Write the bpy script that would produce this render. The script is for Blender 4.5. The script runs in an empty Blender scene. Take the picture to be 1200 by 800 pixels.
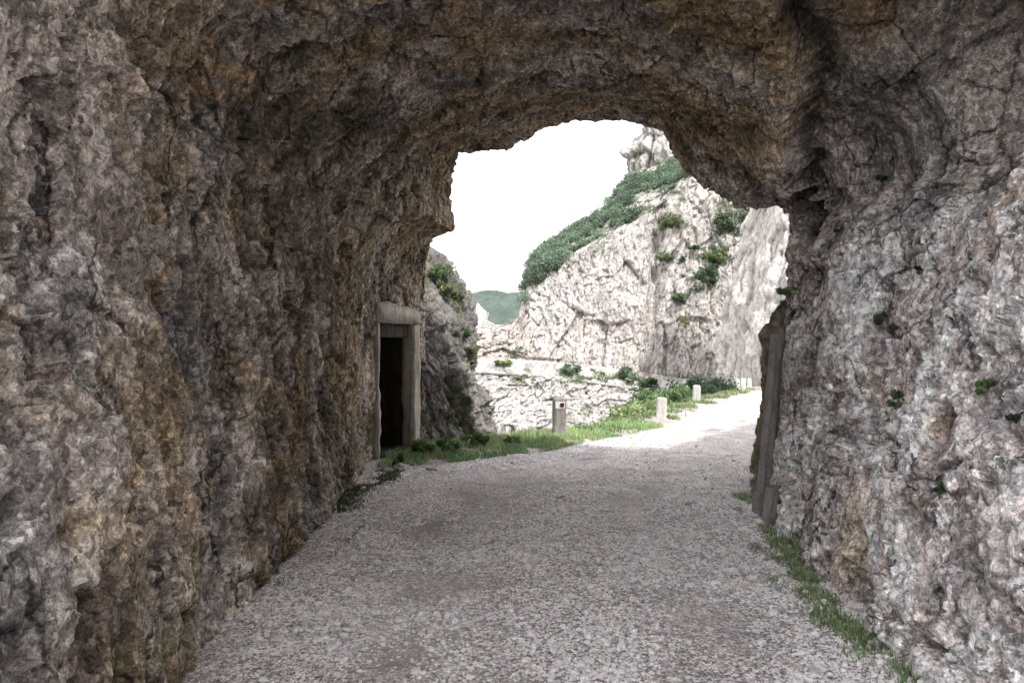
import bpy, math, random
import numpy as np
from mathutils import Vector
from mathutils.bvhtree import BVHTree

random.seed(7)
RNG = np.random.default_rng(11)
scene = bpy.context.scene
COL = scene.collection
F = 867.0
GAIN = 1.3
EYE = 1.6

def P(u, v, D):
    """a photo position and a distance turned into a place in the world"""
    return ((u - 600) / F * D, D, EYE + (400 - v) / F * D)

# ------------------------------------------------------------------ noise
def _hash(ix, iy, iz, seed):
    h = (ix.astype(np.uint32) * np.uint32(374761393) + iy.astype(np.uint32) * np.uint32(668265263)
         + iz.astype(np.uint32) * np.uint32(2147483647) + np.uint32(seed * 1274126177 & 0xffffffff))
    h = (h ^ (h >> np.uint32(13))) * np.uint32(1274126177)
    h = (h ^ (h >> np.uint32(16))) * np.uint32(2246822519)
    h = h ^ (h >> np.uint32(15))
    return h

def _r(h, k=0):
    if k:
        h = (h ^ np.uint32(k * 2654435769 & 0xffffffff)) * np.uint32(2246822519)
        h = h ^ (h >> np.uint32(13))
    return (h & np.uint32(0xffffff)).astype(np.float32) / np.float32(16777215.0)

def vnoise(p, seed=0):
    f = np.floor(p); i = f.astype(np.int64); w = (p - f).astype(np.float32)
    w = w * w * w * (w * (w * 6 - 15) + 10)
    out = np.zeros(len(p), np.float32)
    for dx in (0, 1):
        wx = w[:, 0] if dx else 1 - w[:, 0]
        for dy in (0, 1):
            wy = w[:, 1] if dy else 1 - w[:, 1]
            for dz in (0, 1):
                wz = w[:, 2] if dz else 1 - w[:, 2]
                out += wx * wy * wz * _r(_hash(i[:, 0] + dx, i[:, 1] + dy, i[:, 2] + dz, seed))
    return out * 2 - 1

def fbm(p, scale, octs=4, seed=0, gain=0.5, ridged=False):
    q = np.asarray(p, np.float64) / scale
    a = 1.0; s = np.zeros(len(q), np.float32); t = 0
    for k in range(octs):
        n = vnoise(q + 17.3 * k, seed + k)
        if ridged: n = 1 - 2 * np.abs(n)
        s += a * n; t += a; a *= gain; q = q * 2.03
    return s / t

def facet(p, scale, seed=0, tilt=1.0):
    """broken-rock noise: every Voronoi cell is a tilted plane; also returns the distance to the crack"""
    q = np.asarray(p, np.float64) / scale
    b = np.floor(q - 0.5).astype(np.int64)
    n = len(q)
    f1 = np.full(n, 9.0, np.float32); f2 = np.full(n, 9.0, np.float32); val = np.zeros(n, np.float32)
    for dx in (0, 1):
        for dy in (0, 1):
            for dz in (0, 1):
                c = b + (dx, dy, dz)
                h = _hash(c[:, 0], c[:, 1], c[:, 2], seed)
                d = np.stack([q[:, 0] - c[:, 0] - .5 - (_r(h, 1) - .5) * .9,
                              q[:, 1] - c[:, 1] - .5 - (_r(h, 2) - .5) * .9,
                              q[:, 2] - c[:, 2] - .5 - (_r(h, 3) - .5) * .9], 1).astype(np.float32)
                dist = np.sqrt((d * d).sum(1))
                v = (d[:, 0] * (_r(h, 4) - .5) + d[:, 1] * (_r(h, 5) - .5) + d[:, 2] * (_r(h, 6) - .5)) * 2 * tilt + (_r(h, 7) - .5)
                near = dist < f1
                f2 = np.where(near, f1, np.minimum(f2, dist))
                val = np.where(near, v, val)
                f1 = np.where(near, dist, f1)
    return val, f2 - f1

def sstep(a, b, x):
    t = np.clip((x - a) / (b - a), 0, 1); return t * t * (3 - 2 * t)

def tilted(ang, sx=1, sz=.5):
    c, s = math.cos(ang), math.sin(ang)
    R = np.array([[c, 0, -s], [0, 1, 0], [s, 0, c]]); return np.diag([sx, 1, sz]) @ R

# ------------------------------------------------------------------ object helpers
def mesh_np(name, V, Fc, mat=None, attrs=None, smooth=True, parent=None):
    """V (n,3), Fc (m,k) with k = 3 or 4"""
    me = bpy.data.meshes.new(name)
    V = np.ascontiguousarray(V, np.float32); Fc = np.ascontiguousarray(Fc, np.int32)
    m, k = Fc.shape
    me.vertices.add(len(V)); me.vertices.foreach_set('co', V.ravel())
    me.loops.add(m * k); me.loops.foreach_set('vertex_index', Fc.ravel())
    me.polygons.add(m); me.polygons.foreach_set('loop_start', np.arange(0, m * k, k, dtype=np.int32))
    me.polygons.foreach_set('use_smooth', np.full(m, smooth, bool))
    me.update(calc_edges=True)
    for an, av in (attrs or {}).items():
        av = np.asarray(av, np.float32)
        if av.ndim == 1:
            a = me.attributes.new(an, 'FLOAT', 'POINT'); a.data.foreach_set('value', av)
        else:
            a = me.attributes.new(an, 'FLOAT_COLOR', 'POINT')
            a.data.foreach_set('color', np.concatenate([av, np.ones((len(av), 1), np.float32)], 1).ravel())
    if mat: me.materials.append(mat)
    o = bpy.data.objects.new(name, me); COL.objects.link(o)
    if parent: o.parent = parent
    return o

def grid_faces(n, m, flip=False, wrap=False):
    i, j = np.meshgrid(np.arange(n if wrap else n - 1), np.arange(m - 1), indexing='ij')
    i2 = (i + 1) % n
    f = np.stack([i * m + j, i2 * m + j, i2 * m + j + 1, i * m + j + 1], -1).reshape(-1, 4)
    return f[:, ::-1] if flip else f

def grid_normals(G, wrap=False):
    du = (np.roll(G, -1, 0) - np.roll(G, 1, 0)) if wrap else np.gradient(G, axis=0)
    dv = np.gradient(G, axis=1)
    n = np.cross(du, dv); n /= np.linalg.norm(n, axis=2, keepdims=True) + 1e-9
    return n

def tag(o, label=None, cat=None, group=None, kind=None):
    if label: o['label'] = label
    if cat: o['category'] = cat
    if group: o['group'] = group
    if kind: o['kind'] = kind
    return o

def empty(name, loc=(0, 0, 0), rz=0):
    o = bpy.data.objects.new(name, None); COL.objects.link(o)
    o.location = loc; o.rotation_euler = (0, 0, rz); o.empty_display_size = .2
    return o

class MB:
    """collects polygons, builds one mesh object"""
    def __init__(s): s.v = []; s.f = []
    def add(s, v, f):
        b = len(s.v); s.v += [tuple(x) for x in v]; s.f += [tuple(b + i for i in q) for q in f]
    def box(s, x0, x1, y0, y1, z0, z1, bev=0.0):
        s.prism([(x0, y0), (x1, y0), (x1, y1), (x0, y1)], z0, z1)
    def prism(s, pts, z0, z1, top=None, shift=(0, 0)):
        n = len(pts); top = top or pts
        v = [(x, y, z0) for x, y in pts] + [(x + shift[0], y + shift[1], z1) for x, y in top]
        f = [(i, (i + 1) % n, n + (i + 1) % n, n + i) for i in range(n)] + [tuple(range(n))[::-1], tuple(range(n, 2 * n))]
        s.add(v, f)
    def build(s, name, mat, parent=None, bevel=0.0, rough=0.0, sub=0, smooth=False):
        me = bpy.data.meshes.new(name); me.from_pydata(s.v, [], s.f)
        if mat: me.materials.append(mat)
        if bevel or sub:
            import bmesh
            bm = bmesh.new(); bm.from_mesh(me)
            if bevel: bmesh.ops.bevel(bm, geom=bm.edges[:], offset=bevel, segments=2, affect='EDGES')
            for _ in range(sub):
                long_e = [e for e in bm.edges if e.calc_length() > .05]
                bmesh.ops.subdivide_edges(bm, edges=long_e, cuts=1, use_grid_fill=True)
            bmesh.ops.recalc_face_normals(bm, faces=bm.faces[:])
            if rough:
                bm.normal_update()
                co = np.array([v.co[:] for v in bm.verts])
                d = fbm(co + 31.7, .12, 3, 5) * rough + np.minimum(fbm(co + 3.1, .3, 2, 9), 0) * rough
                for v, k in zip(bm.verts, d): v.co += v.normal * float(k)
            bm.to_mesh(me); bm.free()
        me.polygons.foreach_set('use_smooth', [smooth] * len(me.polygons))
        me.update()
        o = bpy.data.objects.new(name, me); COL.objects.link(o)
        if parent: o.parent = parent
        return o

# ------------------------------------------------------------------ materials
class NT:
    def __init__(s, name):
        s.m = bpy.data.materials.new(name); s.m.use_nodes = True
        s.t = s.m.node_tree; s.t.nodes.clear()
        s.out = s.n('ShaderNodeOutputMaterial'); s.b = s.n('ShaderNodeBsdfPrincipled')
        s.l(s.b.outputs[0], s.out.inputs['Surface'])
        s.b.inputs['Roughness'].default_value = .9
        s.b.inputs['Specular IOR Level'].default_value = .25
        s.co = s.n('ShaderNodeTexCoord').outputs['Object']
    def n(s, t, **k):
        n = s.t.nodes.new(t)
        for a, b in k.items(): setattr(n, a, b)
        return n
    def l(s, a, b): s.t.links.new(a, b)
    def mapping(s, scale, rot=(0, 0, 0), src=None):
        m = s.n('ShaderNodeMapping'); m.inputs['Scale'].default_value = scale; m.inputs['Rotation'].default_value = rot
        s.l(src or s.co, m.inputs[0]); return m.outputs[0]
    def noise(s, scale, detail=4, rough=.55, dist=0, src=None, w=0):
        n = s.n('ShaderNodeTexNoise'); n.inputs['Scale'].default_value = scale
        n.inputs['Detail'].default_value = detail; n.inputs['Roughness'].default_value = rough
        n.inputs['Distortion'].default_value = dist
        s.l(src or s.co, n.inputs['Vector']); return n.outputs['Fac']
    def voro(s, scale, feat='F1', src=None, out='Distance', rnd=1):
        n = s.n('ShaderNodeTexVoronoi', feature=feat); n.inputs['Scale'].default_value = scale
        n.inputs['Randomness'].default_value = rnd
        s.l(src or s.co, n.inputs['Vector']); return n.outputs[out]
    def ramp(s, fac, stops):
        r = s.n('ShaderNodeValToRGB'); e = r.color_ramp.elements
        while len(e) < len(stops): e.new(.5)
        for k, (p, c) in zip(e, stops):
            k.position = p; k.color = (c, c, c, 1) if isinstance(c, (int, float)) else (*c, 1)
        s.l(fac, r.inputs[0]); return r.outputs[0]
    def mix(s, fac, a, b, mode='MIX'):
        m = s.n('ShaderNodeMix', data_type='RGBA', blend_type=mode)
        for k, v in ((0, fac), (6, a), (7, b)):
            if isinstance(v, (int, float)): m.inputs[k].default_value = v if k == 0 else (v, v, v, 1)
            elif isinstance(v, tuple): m.inputs[k].default_value = (*v, 1)
            else: s.l(v, m.inputs[k])
        return m.outputs[2]
    def math(s, op, a, b=0.0, clamp=False):
        m = s.n('ShaderNodeMath', operation=op, use_clamp=clamp)
        for k, v in ((0, a), (1, b)):
            if isinstance(v, (int, float)): m.inputs[k].default_value = v
            else: s.l(v, m.inputs[k])
        return m.outputs[0]
    def attr(s, name):
        a = s.n('ShaderNodeAttribute', attribute_name=name); return a
    def bump(s, h, strength=.5, dist=.02, prev=None):
        b = s.n('ShaderNodeBump'); b.inputs['Strength'].default_value = strength; b.inputs['Distance'].default_value = dist
        s.l(h, b.inputs['Height'])
        if prev is not None: s.l(prev, b.inputs['Normal'])
        return b.outputs[0]
    def fin(s, col, nrm=None):
        if isinstance(col, tuple): s.b.inputs['Base Color'].default_value = (*col, 1)
        else: s.l(col, s.b.inputs['Base Color'])
        if nrm is not None: s.l(nrm, s.b.inputs['Normal'])
        return s.m

def mat_tunnel_rock(name='tunnel rock'):
    t = NT(name)
    c = t.attr('col').outputs['Color']
    n3 = t.noise(21, 5, .72, 0); n4 = t.noise(85, 3, .7)
    wn = t.n('ShaderNodeTexNoise'); wn.inputs['Scale'].default_value = 5; wn.inputs['Detail'].default_value = 5; wn.inputs['Roughness'].default_value = .7
    t.l(t.co, wn.inputs['Vector'])
    sc = t.n('ShaderNodeVectorMath', operation='SCALE'); sc.inputs['Scale'].default_value = .15; t.l(wn.outputs['Color'], sc.inputs[0])
    ad = t.n('ShaderNodeVectorMath', operation='ADD'); t.l(t.co, ad.inputs[0]); t.l(sc.outputs[0], ad.inputs[1])
    c1 = t.voro(2.3, 'DISTANCE_TO_EDGE', t.mapping((1, 1, .6), (.3, .2, 0), ad.outputs[0]))
    c2 = t.voro(7.5, 'DISTANCE_TO_EDGE', t.mapping((1, 1, .65), (.1, .4, 0), ad.outputs[0]))
    k1 = t.ramp(c1, [(0, .0), (.012, .25), (.035, 1.0)]); k2 = t.ramp(c2, [(0, .15), (.03, .75), (.07, 1.0)])
    m1 = t.ramp(n3, [(.40, 0.0), (.50, 1.0)])
    mk = t.ramp(t.noise(1.3, 2, .5), [(.40, 0.0), (.52, 1.0)]); mk2 = t.ramp(t.noise(2.9, 3, .6), [(.46, 0.0), (.58, 1.0)])
    crack = t.mix(1.0, t.mix(mk, 1.0, k1), t.mix(mk2, 1.0, k2), 'MULTIPLY')
    vv = t.n('ShaderNodeTexVoronoi'); vv.inputs['Scale'].default_value = 38
    t.l(t.mapping((1, 1, .7), (.3, .2, 0), ad.outputs[0]), vv.inputs['Vector'])
    bw = t.n('ShaderNodeRGBToBW'); t.l(vv.outputs['Color'], bw.inputs[0])
    c = t.mix(1.0, c, t.ramp(n3, [(.32, .25), (.42, .80), (.54, 1.05), (.66, 1.7)]), 'MULTIPLY')
    c = t.mix(1.0, c, t.ramp(bw.outputs[0], [(.2, .62), (.5, .98), (.8, 1.5)]), 'MULTIPLY')
    c = t.mix(1.0, c, t.ramp(n4, [(.34, .6), (.5, 1.0), (.68, 1.5)]), 'MULTIPLY')
    c = t.mix(1.0, c, t.ramp(crack, [(0, .16), (.6, .8), (1, 1.0)]), 'MULTIPLY')
    nb = t.bump(n3, .8, .022)
    nb = t.bump(t.math('SUBTRACT', bw.outputs[0], vv.outputs['Distance']), .8, .014, nb)
    nb = t.bump(n4, .7, .007, nb)
    return t.fin(c, nb)

def mat_pale_cliff(name, a=(.62, .59, .585), b=(.83, .79, .78), warm=(.83, .74, .69), sc=1.0, tilt=.5, cavlo=.5):
    t = NT(name)
    cav = t.attr('cav').outputs['Fac']; wa = t.attr('ochre').outputs['Fac']; gr = t.attr('damp').outputs['Fac']
    mp = t.mapping((sc, sc, sc * .55), (0, tilt, 0))
    n1 = t.noise(.35, 6, .65, .7, mp, 1); n2 = t.noise(1.6, 5, .7, .4, mp, 4); n3 = t.noise(6, 4, .65, 0, mp, 9)
    c = t.ramp(n1, [(.3, a), (.62, b)])
    c = t.mix(t.math('MULTIPLY', wa, t.ramp(n1, [(.35, 0.2), (.6, 1.0)])), c, warm)
    c = t.mix(1.0, c, t.ramp(n2, [(.33, .62), (.5, 1.0), (.7, 1.1)]), 'MULTIPLY')
    c = t.mix(1.0, c, t.ramp(n3, [(.32, .6), (.5, 1.0), (.7, 1.12)]), 'MULTIPLY')
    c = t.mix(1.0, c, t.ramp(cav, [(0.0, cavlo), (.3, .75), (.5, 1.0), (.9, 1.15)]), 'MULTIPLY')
    gm = t.math('MULTIPLY', t.ramp(t.noise(.9, 5, .7, .5, None, 44), [(.46, 0.0), (.6, 1.0)]), gr)
    c = t.mix(gm, c, t.mix(n3, (.07, .095, .035), (.16, .19, .08)))
    nb = t.bump(n2, .9, .5 / sc); nb = t.bump(n3, .8, .18 / sc, nb)
    return t.fin(c, nb)

def mat_road():
    t = NT('pale gravel')
    n1 = t.noise(.7, 5, .6, .4, None, 2); n2 = t.noise(4, 5, .7, 0, None, 3)
    v = t.n('ShaderNodeTexVoronoi'); v.inputs['Scale'].default_value = 55; t.l(t.co, v.inputs['Vector'])
    v2 = t.n('ShaderNodeTexVoronoi'); v2.inputs['Scale'].default_value = 95; t.l(t.co, v2.inputs['Vector'])
    bw = t.n('ShaderNodeRGBToBW'); t.l(v.outputs['Color'], bw.inputs[0])
    bw2 = t.n('ShaderNodeRGBToBW'); t.l(v2.outputs['Color'], bw2.inputs[0])
    base = t.ramp(n1, [(.3, (.60, .555, .565)), (.55, (.74, .69, .70)), (.7, (.84, .79, .80))])
    out = t.attr('out').outputs['Fac']
    base = t.mix(out, base, t.ramp(n2, [(.3, (.66, .62, .605)), (.6, (.80, .76, .745))]))
    stone = t.ramp(bw.outputs[0], [(.2, .48), (.5, 1.0), (.8, 1.55)])
    stone2 = t.ramp(bw2.outputs[0], [(.2, .5), (.5, 1.0), (.8, 1.5)])
    det = t.mix(1.0, stone, stone2, 'MULTIPLY')
    det = t.mix(t.math('MULTIPLY', out, .55), det, 1.0)
    det = t.mix(t.math('MULTIPLY', t.attr('track').outputs['Fac'], .5), det, .92)
    c = t.mix(1.0, base, det, 'MULTIPLY')
    c = t.mix(1.0, c, t.ramp(n2, [(.3, .72), (.55, 1.0), (.75, 1.15)]), 'MULTIPLY')
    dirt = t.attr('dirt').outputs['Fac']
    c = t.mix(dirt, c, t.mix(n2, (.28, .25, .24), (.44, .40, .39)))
    h = t.math('SUBTRACT', 1.0, v.outputs['Distance']); h2 = t.math('SUBTRACT', 1.0, v2.outputs['Distance'])
    nb = t.bump(h, .8, .018); nb = t.bump(h2, .6, .008, nb); nb = t.bump(n2, .5, .05, nb)
    return t.fin(c, nb)

def mat_attr(name, rough=.9, nscale=40, amt=.25, bump=.2, bd=.004, transl=0.0):
    t = NT(name)
    c = t.attr('col').outputs['Color']
    n = t.noise(nscale, 4, .65)
    c = t.mix(1.0, c, t.ramp(n, [(.3, 1 - amt), (.7, 1 + amt)]), 'MULTIPLY')
    m = t.fin(c, t.bump(n, bump, bd))
    t.b.inputs['Roughness'].default_value = rough
    if transl:
        tr = t.n('ShaderNodeBsdfTranslucent'); t.l(c, tr.inputs[0])
        mx = t.n('ShaderNodeMixShader'); mx.inputs[0].default_value = transl
        t.l(t.b.outputs[0], mx.inputs[1]); t.l(tr.outputs[0], mx.inputs[2]); t.l(mx.outputs[0], t.out.inputs['Surface'])
    return m

def mat_concrete(name, a, b, stain=(.12, .10, .08), sc=1.0, samt=.7):
    t = NT(name)
    n1 = t.noise(3 * sc, 6, .65, .5, None, 2); n2 = t.noise(28 * sc, 5, .7, 0, None, 5); n3 = t.noise(120, 2)
    st = t.noise(4 * sc, 5, .65, .3, t.mapping((2.2, 2.2, .4)), 9)
    c = t.ramp(n1, [(.3, a), (.7, b)])
    c = t.mix(t.math('MULTIPLY', t.ramp(st, [(.46, 0.0), (.68, 1.0)]), samt), c, stain)
    c = t.mix(1.0, c, t.ramp(n2, [(.3, .7), (.5, 1.0), (.7, 1.15)]), 'MULTIPLY')
    nb = t.bump(n2, .6, .01); nb = t.bump(n1, .4, .03, nb); nb = t.bump(n3, .3, .002, nb)
    return t.fin(c, nb)

M = dict(
    tunnel=mat_tunnel_rock(),
    cliff=mat_pale_cliff('haze-pale limestone'),  # albedo raised to put haze into the cliff colour
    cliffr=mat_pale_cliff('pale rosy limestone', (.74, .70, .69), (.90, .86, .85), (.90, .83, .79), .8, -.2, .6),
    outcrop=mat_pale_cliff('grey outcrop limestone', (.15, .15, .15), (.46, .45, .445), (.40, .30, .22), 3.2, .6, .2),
    road=mat_road(),
    stone=mat_attr('loose gravel stone', .9, 60, .3, .4, .003),
    leaf=mat_attr('green leaf', .7, 9, .3, .1, .004, .3),
    pine=mat_attr('dark pine needle', .8, 3, .3, .1, .01, .35),
    concrete=mat_concrete('weathered doorway concrete', (.34, .305, .27), (.60, .545, .49)),
    darkconc=mat_concrete('shade-black room concrete', (.02, .018, .016), (.05, .044, .038)),  # near-black albedo paints the shade of the door opening into the room
    post=mat_concrete('grey bollard concrete', (.24, .235, .23), (.42, .41, .40)),
    whitepost=mat_concrete('whitewashed bollard concrete', (.60, .59, .57), (.78, .765, .74), (.38, .34, .30), 1.0, .5),
    timber=mat_concrete('grey gate post concrete', (.17, .155, .14), (.34, .31, .285), (.10, .085, .07), 1.5),
    bark=mat_concrete('shrub bark', (.10, .08, .06), (.20, .16, .12)),
)
def plain(name, c, r=.6):
    t = NT(name); n = t.noise(30, 3)
    m = t.fin(t.mix(1.0, c, t.ramp(n, [(.3, .8), (.7, 1.1)]), 'MULTIPLY')); t.b.inputs['Roughness'].default_value = r; return m
M['white_paint'] = plain('chalky white paint', (.72, .71, .69)); M['dark_red'] = plain('dark red reflector', (.08, .012, .012), .3)
M['rust'] = plain('rusted iron', (.10, .055, .035), .8)
tg = NT('valley ground'); ng = tg.noise(.02, 8, .7); M['ground'] = tg.fin(tg.ramp(ng, [(.35, (.06, .08, .04)), (.55, (.13, .15, .08)), (.7, (.30, .29, .25))]))
th = NT('wooded hill'); nh = th.noise(.06, 8, .75)
nh2 = th.noise(.25, 5, .7)
M['hill'] = th.fin(th.mix(.4, th.ramp(nh, [(.35, (.09, .13, .11)), (.6, (.16, .21, .18)), (.72, (.30, .33, .28))]), th.ramp(nh2, [(.35, (.08, .12, .11)), (.65, (.22, .28, .25))])), th.bump(nh2, 1.0, 3))

def cavity(h, shape, k=6):
    """height against its neighbourhood average: 0 deep, 1 proud"""
    H = h.reshape(shape).astype(np.float64)
    def box(A, r, ax):
        pad = [(0, 0), (0, 0)]; pad[ax] = (r + 1, r)
        C = np.cumsum(np.pad(A, pad, mode='edge'), axis=ax)
        n = A.shape[ax]
        if ax == 0: return (C[2 * r + 1:2 * r + 1 + n] - C[:n]) / (2 * r + 1)
        return (C[:, 2 * r + 1:2 * r + 1 + n] - C[:, :n]) / (2 * r + 1)
    B = box(box(H, k, 0), k, 1)
    d = H - B; s = d.std() + 1e-9
    return np.clip(.5 + d / s * .2, 0, 1).ravel()

# ------------------------------------------------------------------ the tunnel: one loop of rock, bored through
# sections run from the left base over the roof to the right base: (a, x, z) ; y is added per station
def px(u, v, D): x, y, z = P(u, v, D); return (x, y, z)
mouth = [px(500, 516, 11.9), px(497, 450, 11.8), px(497, 400, 11.8), px(498, 350, 11.7), px(500, 310, 11.6), px(507, 280, 11.4), px(531, 270, 11.1),
         px(526, 235, 11.0), px(530, 200, 10.8), px(537, 180, 10.6), px(565, 178, 10.4), px(592, 177, 10.2), px(612, 165, 10.0), px(636, 147, 9.8), px(690, 143, 9.5),
         px(740, 146, 9.2), px(778, 152, 9.0), px(792, 180, 8.9), px(803, 197, 8.8), px(826, 213, 8.6), px(855, 235, 8.4), px(890, 242, 8.2), px(930, 246, 8.0),
         px(934, 275, 7.9), px(930, 305, 7.8), px(921, 345, 7.7), px(914, 400, 7.55), px(907, 450, 7.4), px(901, 520, 7.2), px(893, 604, 7.0)]
def resample(pts, n, wts=None):
    p = np.array(pts, float); d = np.r_[0, np.cumsum(np.linalg.norm(np.diff(p, axis=0), axis=1))]
    t = np.linspace(0, d[-1], n)
    return np.stack([np.interp(t, d, p[:, k]) for k in range(3)], 1)
def sect(y, pts): return [(x, y, z) for x, z in pts]
NA = 900
# inner sections (x, z)
S = {
 'rear':  [(-2.0, -.1), (-2.1, 1), (-2.3, 2), (-2.3, 3.2), (-1.7, 4.1), (-.6, 4.6), (.6, 4.8), (1.7, 4.6), (2.5, 4.0), (2.7, 3.0), (2.4, 2), (2.2, 1), (2.0, -.1)],
 'cam':   [(-1.62, -.1), (-1.7, .8), (-1.95, 1.7), (-2.1, 2.6), (-1.9, 3.5), (-1.2, 4.1), (0, 4.35), (1.2, 4.3), (2.1, 4.0), (2.5, 3.3), (2.3, 2.2), (2.05, 1.1), (1.85, -.1)],
 'near':  [(-1.42, -.1), (-1.55, .8), (-1.75, 1.7), (-1.85, 2.6), (-1.65, 3.3), (-1.0, 3.8), (0, 4.0), (1.2, 4.05), (2.2, 4.0), (2.75, 3.4), (2.45, 2.3), (2.15, 1.1), (1.82, -.1)],
 'mid':   [(-1.6, -.1), (-1.72, .8), (-1.85, 1.7), (-1.85, 2.6), (-1.6, 3.3), (-.9, 3.85), (.2, 4.05), (1.3, 3.95), (2.2, 3.7), (2.7, 3.1), (2.6, 2.2), (2.3, 1.1), (2.0, -.1)],
 'far':   [(-1.66, -.1), (-1.75, .8), (-1.8, 1.7), (-1.75, 2.5), (-1.5, 3.2), (-.7, 3.85), (.3, 4.1), (1.3, 3.9), (2.1, 3.5), (2.65, 3.0), (2.7, 2.2), (2.5, 1.1), (2.2, -.1)],
}
def shear(sec, dl, dr):
    """left end moved by dl, right end by dr"""
    s = sec.copy(); a = np.linspace(0, 1, len(s)); s[:, 1] += dl * (1 - a) + dr * a; return s
st = []   # (parameter, contour)
m_ = resample(mouth, NA)
def scaled(c, kx, kz, dy):
    s = c.copy(); s[:, 0] = .4 + (s[:, 0] - .4) * kx; s[:, 2] = -.1 + (s[:, 2] + .1) * kz
    h = np.clip(s[:, 2] / 8, 0, 2); s[:, 1] += dy * (h + .1); return s
def near_sec(k, y): return resample(sect(y, S[k]), NA)
rear = near_sec('rear', REAR_Y := -2.6)
rear = near_sec('near', 1.5)
aa_ = np.linspace(0, 1, NA)
rear[:, 1] += 2.6 * np.exp(-((aa_ - .5) / .22) ** 2)
near_ = near_sec('near', 2.6); near_[:, 1] += 2.1 * np.exp(-((aa_ - .5) / .22) ** 2)
mid_ = near_sec('mid', 4.4); mid_[:, 1] += .9 * np.exp(-((aa_ - .5) / .22) ** 2)
pre_m = m_.copy(); wl = 1 - sstep(.12, .42, aa_)
pre_m[:, 1] -= .8 + 1.0 * wl; pre_m[:, 0] -= .04 + .50 * wl
seq = [(scaled(rear, 3.6, 1.6, 2.6), 8), (scaled(rear, 2.2, 1.35, 1.2), 24), (scaled(rear, 1.3, 1.18, -.05), 50), (rear, 60),
       (near_, 120), (mid_, 150), (shear(near_sec('far', 7.2), .5, -1.0), 170),
       (pre_m, 120)]
# ring just inside the mouth
seq.append((m_, 40)); 
seq.append((scaled(m_, 1.12, 1.07, .05), 60)); seq.append((scaled(m_, 1.7, 1.22, -.8), 30)); fr = scaled(m_, 3.0, 1.75, -2.6); fr[:, 2] *= 1 - .5 * sstep(1.5, 5, fr[:, 0]); seq.append((fr, 12))
top_b = scaled(m_, 3.2, 1.8, 0); top_b[:, 2] *= 1 - .5 * sstep(1.5, 5, top_b[:, 0]); top_b[:, 1] = 3.5
seq.append((top_b, 12))
K = [c for c, _ in seq] + [seq[0][0]]
G = []
def cr(p0, p1, p2, p3, t):
    return .5 * ((2 * p1) + (-p0 + p2) * t + (2 * p0 - 5 * p1 + 4 * p2 - p3) * t * t + (-p0 + 3 * p1 - 3 * p2 + p3) * t ** 3)
for i in range(len(K) - 1):
    n = seq[i][1]
    p0 = K[i - 1] if i else K[-2]; p3 = K[i + 2] if i + 2 < len(K) else K[1]
    for j in range(n):
        t = j / n
        if i in (0, 1, 2, 8, 9, 10, 11, 12): G.append(K[i] * (1 - t) + K[i + 1] * t)
        else: G.append(cr(p0, K[i], K[i + 1], p3, t))
G = np.array(G); NS = len(G)
N = grid_normals(G, wrap=True)
Pt = G.reshape(-1, 3)
a_ = np.tile(np.linspace(0, 1, NA), NS)
left = 1 - sstep(.30, .5, a_); right = sstep(.60, .78, a_)
y_ = Pt[:, 1]; z_ = Pt[:, 2]; x_ = Pt[:, 0]
# warped coordinates, strata upright on the left, blocky on the right
W = Pt + np.stack([fbm(Pt, .8, 3, 41), fbm(Pt, .8, 3, 42), fbm(Pt, .8, 3, 43)], 1) * .11
Wl = W * np.array([1, 1, .6])
sw = (fbm(Pt, 1.9, 3, 1)) * .22
f1, e1 = facet(Wl, .95, 3); f2_, e2 = facet(Wl + 5, .36, 4); f3, e3 = facet(Wl + 9, .14, 5)
fine = fbm(Pt, .07, 3, 6, .6); rid = fbm(W, .5, 4, 8, .5, True)
face_in = ((y_ > 1.0) & (y_ < 11.9))
nearm = sstep(1.2, 0.0, np.abs(y_ - (11.7 - a_ * 4.6)))     # calmer right at the mouth so its outline holds
nearm = np.where(z_ > 7, 0, nearm)
amp = 1 - .55 * nearm
basecalm = .45 + .55 * sstep(0, 1.0, z_)
doorcalm = 1 - .75 * (1 - sstep(.25, .35, a_)) * sstep(7.5, 9.3, y_) * (z_ < 4)
amp = amp * doorcalm
rgt = sstep(.66, .8, a_)
roof = sstep(.26, .36, a_) * (1 - sstep(.62, .70, a_)) * (z_ < 6)
amp = amp * (1 - .35 * roof)
A_ = W @ tilted(-.35, 1.25, .55).T
g0, k0 = facet(A_ * [1, 1, .8] + 21, 1.05, 23, .35); g1, k1 = facet(A_ + 3, .55, 13); g2, k2 = facet(A_ + 11, .22, 14); g4, k4 = facet(W + 2, .065, 15)
pit = np.clip(fbm(W, .11, 3, 16, .6) - .12, 0, 1)
h = (sw * (.30 + .25 * rgt) * amp * basecalm + f1 * .07 * amp * basecalm + g1 * .07 * amp * basecalm + g0 * (.10 + .06 * rgt) * amp * basecalm + (f2_ * .035 * doorcalm + g2 * .042) * (1 - .35 * roof) + f3 * .024 + g4 * .015
     + rid * .03 * amp + fine * .010 - pit * .03) - .02
h -= (.05 * np.exp(-(k1 / .035) ** 2) * sstep(-.1, .25, fbm(W, 1.0, 2, 17)) + .015 * np.exp(-(k2 / .06) ** 2)) * (.6 + .8 * rgt)
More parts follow.
